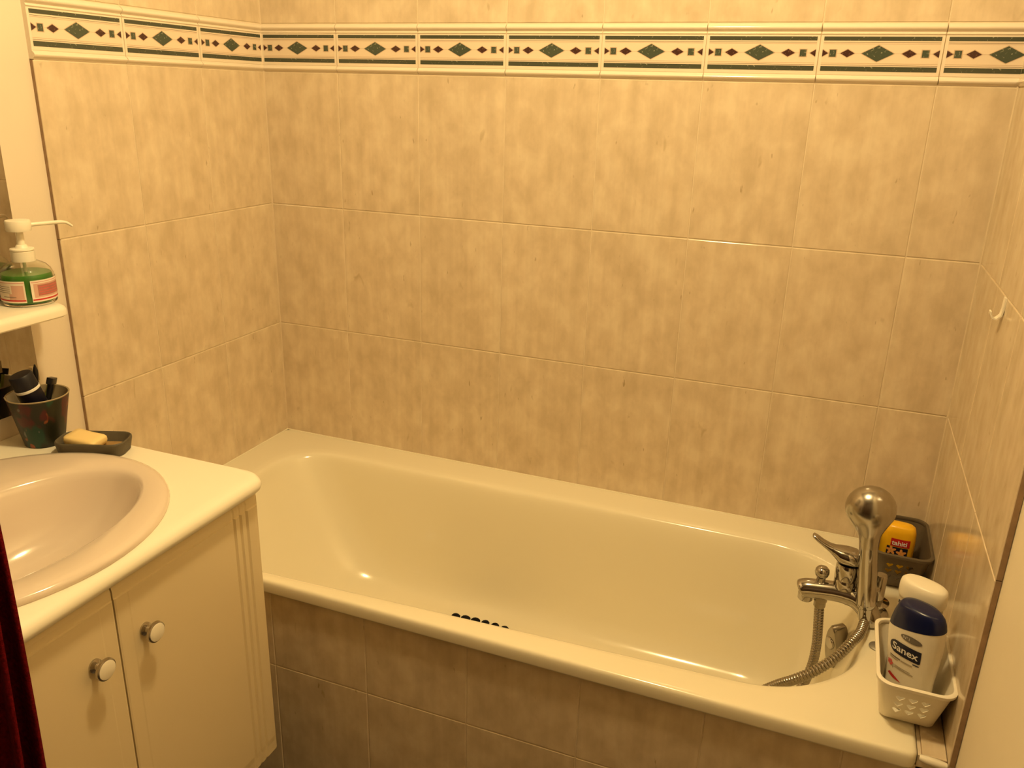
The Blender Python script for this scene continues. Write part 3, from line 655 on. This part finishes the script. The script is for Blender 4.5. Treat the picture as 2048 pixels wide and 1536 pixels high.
# ------------------------------------------------------------------ baskets
def heart(cx, cz, s):
    return [(cx + s * x, cz + s * z) for x, z in ((0, -0.95), (0.75, -0.05), (0.95, 0.40), (0.62, 0.78), (0.18, 0.66), (0, 0.42), (-0.18, 0.66), (-0.62, 0.78), (-0.95, 0.40), (-0.75, -0.05))]
def make_basket(name, label, loc, m, holes):
    b = thing(name, label, 'basket', loc)
    g = G(); H = 0.094
    def lp(t, off, z): # t 0 base .. 1 rim
        return rrect(-0.0410 - 0.016 * t + off, 0.0390 + 0.0155 * t - off, -0.0620 - 0.040 * t + off, 0.0560 + 0.030 * t - off, 0.012 + 0.012 * t - off * 0.3, z, 6, 8)
    T = (0.0, 0.05, 0.35, 0.65, 0.92)
    out = [lp(0.0, 0.004, 0.0), lp(0.0, 0.0, 0.003)] + [lp(t, 0.0, H * t) for t in T[1:]]
    inn = [lp(t, 0.0018, max(H * t, 0.0025)) for t in T[::-1]] + [lp(0.0, 0.006, 0.0022)]
    g.loft(out + inn, True, True)
    body = g.obj('body', m, b, smooth=40)
    # heart-shaped openings in the front wall: cut with a boolean
    cg = G()
    for r in range(3):
        for c in range(3):
            P = heart((c - 1) * 0.0185 - 0.002, 0.030 + r * 0.0165, 0.0072)
            cg.loft([[(x, y, z) for x, z in P] for y in (-0.13, -0.05)])
    cut = cg.obj('cutter', m, None, smooth=0); cut.location = loc
    md = body.modifiers.new('hearts', 'BOOLEAN'); md.operation = 'DIFFERENCE'; md.object = cut; md.solver = 'EXACT'
    bpy.context.view_layer.update()
    me = bpy.data.meshes.new_from_object(body.evaluated_get(bpy.context.evaluated_depsgraph_get()))
    body.modifiers.clear(); body.data = me
    me.set_sharp_from_angle(angle=math.radians(40))
    cm = cut.data; bpy.data.objects.remove(cut); bpy.data.meshes.remove(cm)
    r_ = G(); L = lp(1.0, -0.0005, H)
    rp = [Vector(p) for p in L] ; n = len(rp); loops = []
    for k, (o_, z) in enumerate(((0.0030, H - 0.007), (-0.0025, H - 0.006), (-0.0030, H - 0.001), (-0.0010, H + 0.0005), (0.0025, H), (0.0040, H - 0.004))):
        loops.append(lp(0.98, o_, z))
    r_.loft(loops + [loops[0]], False, False); r_.obj('rim', m, b, smooth=50)
    return b
make_basket('plastic_basket', 'white plastic basket with heart cut-outs on the tub deck', (1.6320, -0.5520, 0.5510), M['plastic'], True)
make_basket('plastic_basket', 'dark taupe plastic basket in the back corner of the tub deck', (1.6300, -0.1250, 0.5510), M['brownp'], True)

# ------------------------------------------------------------------ bottles
class Flask:
    """flat bottle: stations (z, half width, half depth, exponent)"""
    def __init__(s, st): s.st = st
    def at(s, z):
        S = s.st
        for p, q in zip(S[:-1], S[1:]):
            if z <= q[0]:
                t = (z - p[0]) / max(1e-9, q[0] - p[0]); return [p[i] + (q[i] - p[i]) * t for i in range(1, 4)]
        return list(S[-1][1:])
    def loop(s, z, a, b, e, n=40):
        out = []
        for k in range(n):
            t = 2 * PI * k / n; c, d = math.cos(t), math.sin(t)
            out.append((a * math.copysign(abs(c) ** (2 / e), c), b * math.copysign(abs(d) ** (2 / e), d), z))
        return out
    def loops(s, z0=None, z1=None, grow=0.0):
        zs = [p[0] for p in s.st if (z0 is None or p[0] >= z0 - 1e-6) and (z1 is None or p[0] <= z1 + 1e-6)]
        return [s.loop(z, *[x + grow * (i < 2) for i, x in enumerate(s.at(z))]) for z in zs]
    def front(s, x, z, off=0.0006):
        a, b, e = s.at(z); u = min(0.985, abs(x) / a)
        return (x, -b * (1 - u ** e) ** (1 / e) - off, z)
    def patch(s, g, pts, mi, off=0.0006):
        """flat print: polygon outline in (x, z), fanned from its centre so that it follows the surface"""
        cx = sum(p[0] for p in pts) / len(pts); cz = sum(p[1] for p in pts) / len(pts)
        P = []
        for i in range(len(pts)):
            a, b = pts[i], pts[(i + 1) % len(pts)]
            for k in range(4): P.append((a[0] + (b[0] - a[0]) * k / 4, a[1] + (b[1] - a[1]) * k / 4))
        rings = [[(cx + (p[0] - cx) * k, cz + (p[1] - cz) * k) for p in P] for k in (1.0, 0.75, 0.5, 0.25)]
        n = len(P); v = [s.front(x, z, off) for R_ in rings for x, z in R_] + [s.front(cx, cz, off)]
        f = [(k * n + i, k * n + (i + 1) % n, (k + 1) * n + (i + 1) % n, (k + 1) * n + i) for k in range(3) for i in range(n)] + [(3 * n + i, 3 * n + (i + 1) % n, 4 * n) for i in range(n)]
        g.add(v, f, mi)
    def text(s, g, txt, size, x, z, mi, slope=0.0, off=0.0011, bold=0.0):
        v, f = text_mesh(txt, size, bold=bold); c, d = math.cos(slope), math.sin(slope)
        g.add([s.front(x + a * c - b * d, z + a * d + b * c, off) for a, b in v], f, mi)

# white shower gel with navy cap
fl = Flask([(0, 0.031, 0.016, 2.6), (0.003, 0.035, 0.0195, 2.6), (0.02, 0.0375, 0.021, 2.5), (0.045, 0.0365, 0.021, 2.4), (0.07, 0.0375, 0.0215, 2.4), (0.10, 0.0410, 0.022, 2.3), (0.13, 0.0435, 0.022, 2.3), (0.150, 0.0438, 0.0218, 2.3), (0.160, 0.0432, 0.0214, 2.3),
            (0.1605, 0.0436, 0.0218, 2.3), (0.170, 0.0420, 0.0212, 2.3), (0.182, 0.0385, 0.0200, 2.3), (0.192, 0.0335, 0.0185, 2.3), (0.1965, 0.0290, 0.0165, 2.3), (0.198, 0.020, 0.011, 2.2)])
s1 = thing('shower_gel_bottle', 'white shower gel bottle with navy blue cap in the white basket', 'bottle', (1.6310, -0.5720, 0.5550), -0.58)
s1.rotation_euler = (0.09, 0.0, -0.58)
SL = 0.27
def slant(L): return [[(x, y, z + SL * x * max(0.0, min(1.0, (z - 0.13) / 0.03)) * max(0.0, min(1.0, (0.198 - z) / 0.02))) for x, y, z in l] for l in L]
G().loft(slant(fl.loops(0, 0.160))).obj('body', M['bottle'], s1, smooth=60)
G().loft(slant(fl.loops(0.1605, 0.198))).obj('cap', M['navy'], s1, smooth=60)['label'] = 'navy blue domed cap'
g = G(); g.keep = True
el = [(0.004 + 0.0175 * math.cos(t), 0.1455 + 0.0062 * math.sin(t)) for t in [2 * PI * k / 20 for k in range(20)]]
fl.patch(g, el, 1)
lg = [(-0.0285 + 0.011 * (1 - math.cos(t)) , 0.1215 + 0.0125 * math.sin(t)) for t in [PI * 0.5 - PI * k / 10 for k in range(11)]]
logo = [(-0.0180 - 0.0125 * math.cos(t), 0.1190 + 0.0120 * math.sin(t)) for t in [-PI / 2 + PI * k / 10 for k in range(11)]][::-1]
logo = [(-0.0180 + 0.0125 * math.cos(t), 0.1190 + 0.0120 * math.sin(t)) for t in [PI / 2 + PI * k / 10 for k in range(11)]] + [(0.020, 0.1070), (0.0225, 0.1090), (0.0225, 0.1310)]
fl.patch(g, logo, 0)
fl.text(g, 'Sanex', 0.0185, -0.0255, 0.1135, 2, bold=0.0003)
fl.text(g, 'N°1', 0.0075, -0.0095, 0.1430, 2)
def bar(x0, x1, z, h, mi): fl.patch(g, [(x0, z), (x1, z), (x1, z + h), (x0, z + h)], mi)
bar(-0.0275, -0.008, 0.0975, 0.0022, 1); bar(-0.007, 0.012, 0.0970, 0.0022, 3); bar(-0.0275, -0.012, 0.0940, 0.0016, 3)
bar(0.012, 0.0215, 0.1020, 0.0020, 0)
bar(-0.0165, 0.0150, 0.0790, 0.0026, 3); bar(-0.0165, 0.0100, 0.0830, 0.0014, 3)
for k in range(5):
    t = 2 * PI * k / 5; cx, cz = -0.0255 + 0.0036 * math.cos(t), 0.0830 + 0.0036 * math.sin(t)
    fl.patch(g, [(cx + 0.0026 * math.cos(q), cz + 0.0026 * math.sin(q)) for q in [2 * PI * j / 8 for j in range(8)]], 4)
fl.patch(g, [(-0.0195, 0.0740), (-0.0180, 0.0790), (-0.0195, 0.0850), (-0.0215, 0.0790)], 3)
fl.patch(g, [(-0.0285, 0.0600), (-0.024, 0.0655), (-0.012, 0.0610), (-0.002, 0.0555), (-0.016, 0.0565)], 5)
g.obj('print', [M['navyp'], M['greyp'], M['white'], M['grey2'], M['pinkred'], M['red']], s1, smooth=0)['label'] = 'printed navy logo and fine grey lettering'

# bottle with white cap behind it
f2 = Flask([(0, 0.029, 0.015, 2.5), (0.003, 0.033, 0.018, 2.5), (0.05, 0.034, 0.0185, 2.4), (0.135, 0.035, 0.0185, 2.4), (0.171, 0.0345, 0.0185, 2.4), (0.176, 0.0335, 0.0180, 2.4)])
s2 = thing('shower_gel_bottle', 'pale bottle with broad white flip cap behind the navy-capped one', 'bottle', (1.6290, -0.5300, 0.5550), -0.50)
G().loft(f2.loops()).obj('body', M['frost'], s2, smooth=60)
G().loft([f2.loop(z, a_, b_, 2.3) for z, a_, b_ in ((0.174, 0.034, 0.018), (0.175, 0.0360, 0.0208), (0.179, 0.0375, 0.0220), (0.196, 0.0375, 0.0220), (0.204, 0.0360, 0.0205), (0.2075, 0.0320, 0.0175), (0.2085, 0.025, 0.012))]).obj('cap', M['plastic'], s2, smooth=60)['label'] = 'broad white flip cap'
g = G(); g.keep = True
f2.patch(g, [(-0.031, 0.1600), (0.010, 0.1600), (0.010, 0.1665), (-0.031, 0.1665)], 0)
f2.patch(g, [(-0.031, 0.1340), (0.020, 0.1340), (0.020, 0.1580), (-0.031, 0.1580)], 1)
g.obj('print', [M['navyp'], M['orange']], s2, smooth=0)

# yellow bottle and a pink one in the dark basket
f3 = Flask([(0, 0.026, 0.016, 2.8), (0.003, 0.0305, 0.019, 2.8), (0.03, 0.0330, 0.020, 2.7), (0.07, 0.0335, 0.020, 2.7), (0.095, 0.0320, 0.019, 2.8), (0.106, 0.0290, 0.017, 3.0), (0.1105, 0.0235, 0.013, 3.0), (0.112, 0.015, 0.008, 3.0)])
s3 = thing('shower_gel_bottle', 'yellow shower gel bottle with red label in the dark basket', 'bottle', (1.6265, -0.1230, 0.5550), -0.10)
G().loft(f3.loops()).obj('body', M['yellow'], s3, smooth=60)
g = G(); g.keep = True
f3.patch(g, [(-0.0130, 0.0670), (0.0235, 0.0670), (0.0235, 0.0845), (-0.0130, 0.0845)], 0)
f3.text(g, 'tahiti', 0.0145, -0.0108, 0.0705, 1, bold=0.0003)
f3.patch(g, [(-0.0190, 0.036), (0.0215, 0.036), (0.0215, 0.0655), (-0.0190, 0.0655)], 2)
for cx, cz in ((-0.010, 0.057), (0.010, 0.053)):
    for k in range(5):
        t = 2 * PI * k / 5 + 0.4; px, pz = cx + 0.0055 * math.cos(t), cz + 0.0055 * math.sin(t)
        f3.patch(g, [(px + (0.0050 * math.cos(q) * math.cos(t) - 0.0028 * math.sin(q) * math.sin(t)), pz + (0.0050 * math.cos(q) * math.sin(t) + 0.0028 * math.sin(q) * math.cos(t))) for q in [2 * PI * j / 10 for j in range(10)]], 3, 0.0012)
g.obj('print', [M['red'], M['white'], M['navyp'], M['orange']], s3, smooth=0)['label'] = 'red name label above a flower print'
f4 = Flask([(0, 0.010, 0.010, 2), (0.003, 0.0125, 0.0125, 2), (0.06, 0.0125, 0.0125, 2), (0.072, 0.010, 0.010, 2)])
s4 = thing('small_bottle', 'small pale pink bottle beside the yellow one in the dark basket', 'bottle', (1.5900, -0.0800, 0.5550), 0)
G().loft(f4.loops()).obj('body', M['pink'], s4, smooth=60)
G().lathe([(0.0105, 0.072), (0.0108, 0.073), (0.0108, 0.089), (0.009, 0.091)], n=20).obj('cap', M['white'], s4)

# ------------------------------------------------------------------ wall hook
hk = thing('wall_hook', 'small white plastic hook stuck on the right tiled wall', 'hook', (1.688, -0.327, 1.160))
pth = [(-0.0012, 0.040), (-0.0016, 0.020), (-0.0030, 0.010), (-0.0090, 0.0035), (-0.0150, 0.0050), (-0.0185, 0.0110), (-0.0190, 0.0160)]
g = G(); loops = []
for i, (x, z) in enumerate(pth):
    x0, z0 = pth[max(0, i - 1)]; x1, z1 = pth[min(len(pth) - 1, i + 1)]; L_ = math.hypot(x1 - x0, z1 - z0); nx, nz = -(z1 - z0) / L_, (x1 - x0) / L_
    w = 0.0085 if i < 3 else 0.0075; t = 0.0013
    loops.append([(x + nx * t * sy, w * sx, z + nz * t * sy) for sx, sy in ((-1, -1), (1, -1), (1, 1), (-1, 1))])
g.loft(loops); g.obj('hook_body', M['plastic'], hk, smooth=50)

# ------------------------------------------------------------------ ceiling lamp
lamp = thing('ceiling_lamp', 'bare bulb ceiling lamp in the middle of the room', 'lamp', (LAMP.x, LAMP.y, ZC))
G().lathe([(0.05, 0.0), (0.05, -0.012), (0.03, -0.022), (0.020, -0.024), (0.020, -0.065), (0.017, -0.068)], n=28).obj('socket', M['plastic'], lamp)
ld = bpy.data.lights.new('bulb', 'POINT'); ld.energy = LAMP_W; ld.color = LAMP_COL; ld.shadow_soft_size = 0.07
lo = bpy.data.objects.new('bulb', ld); COL.objects.link(lo); lo.parent = lamp; lo.location = (0, 0, LAMP.z - ZC)
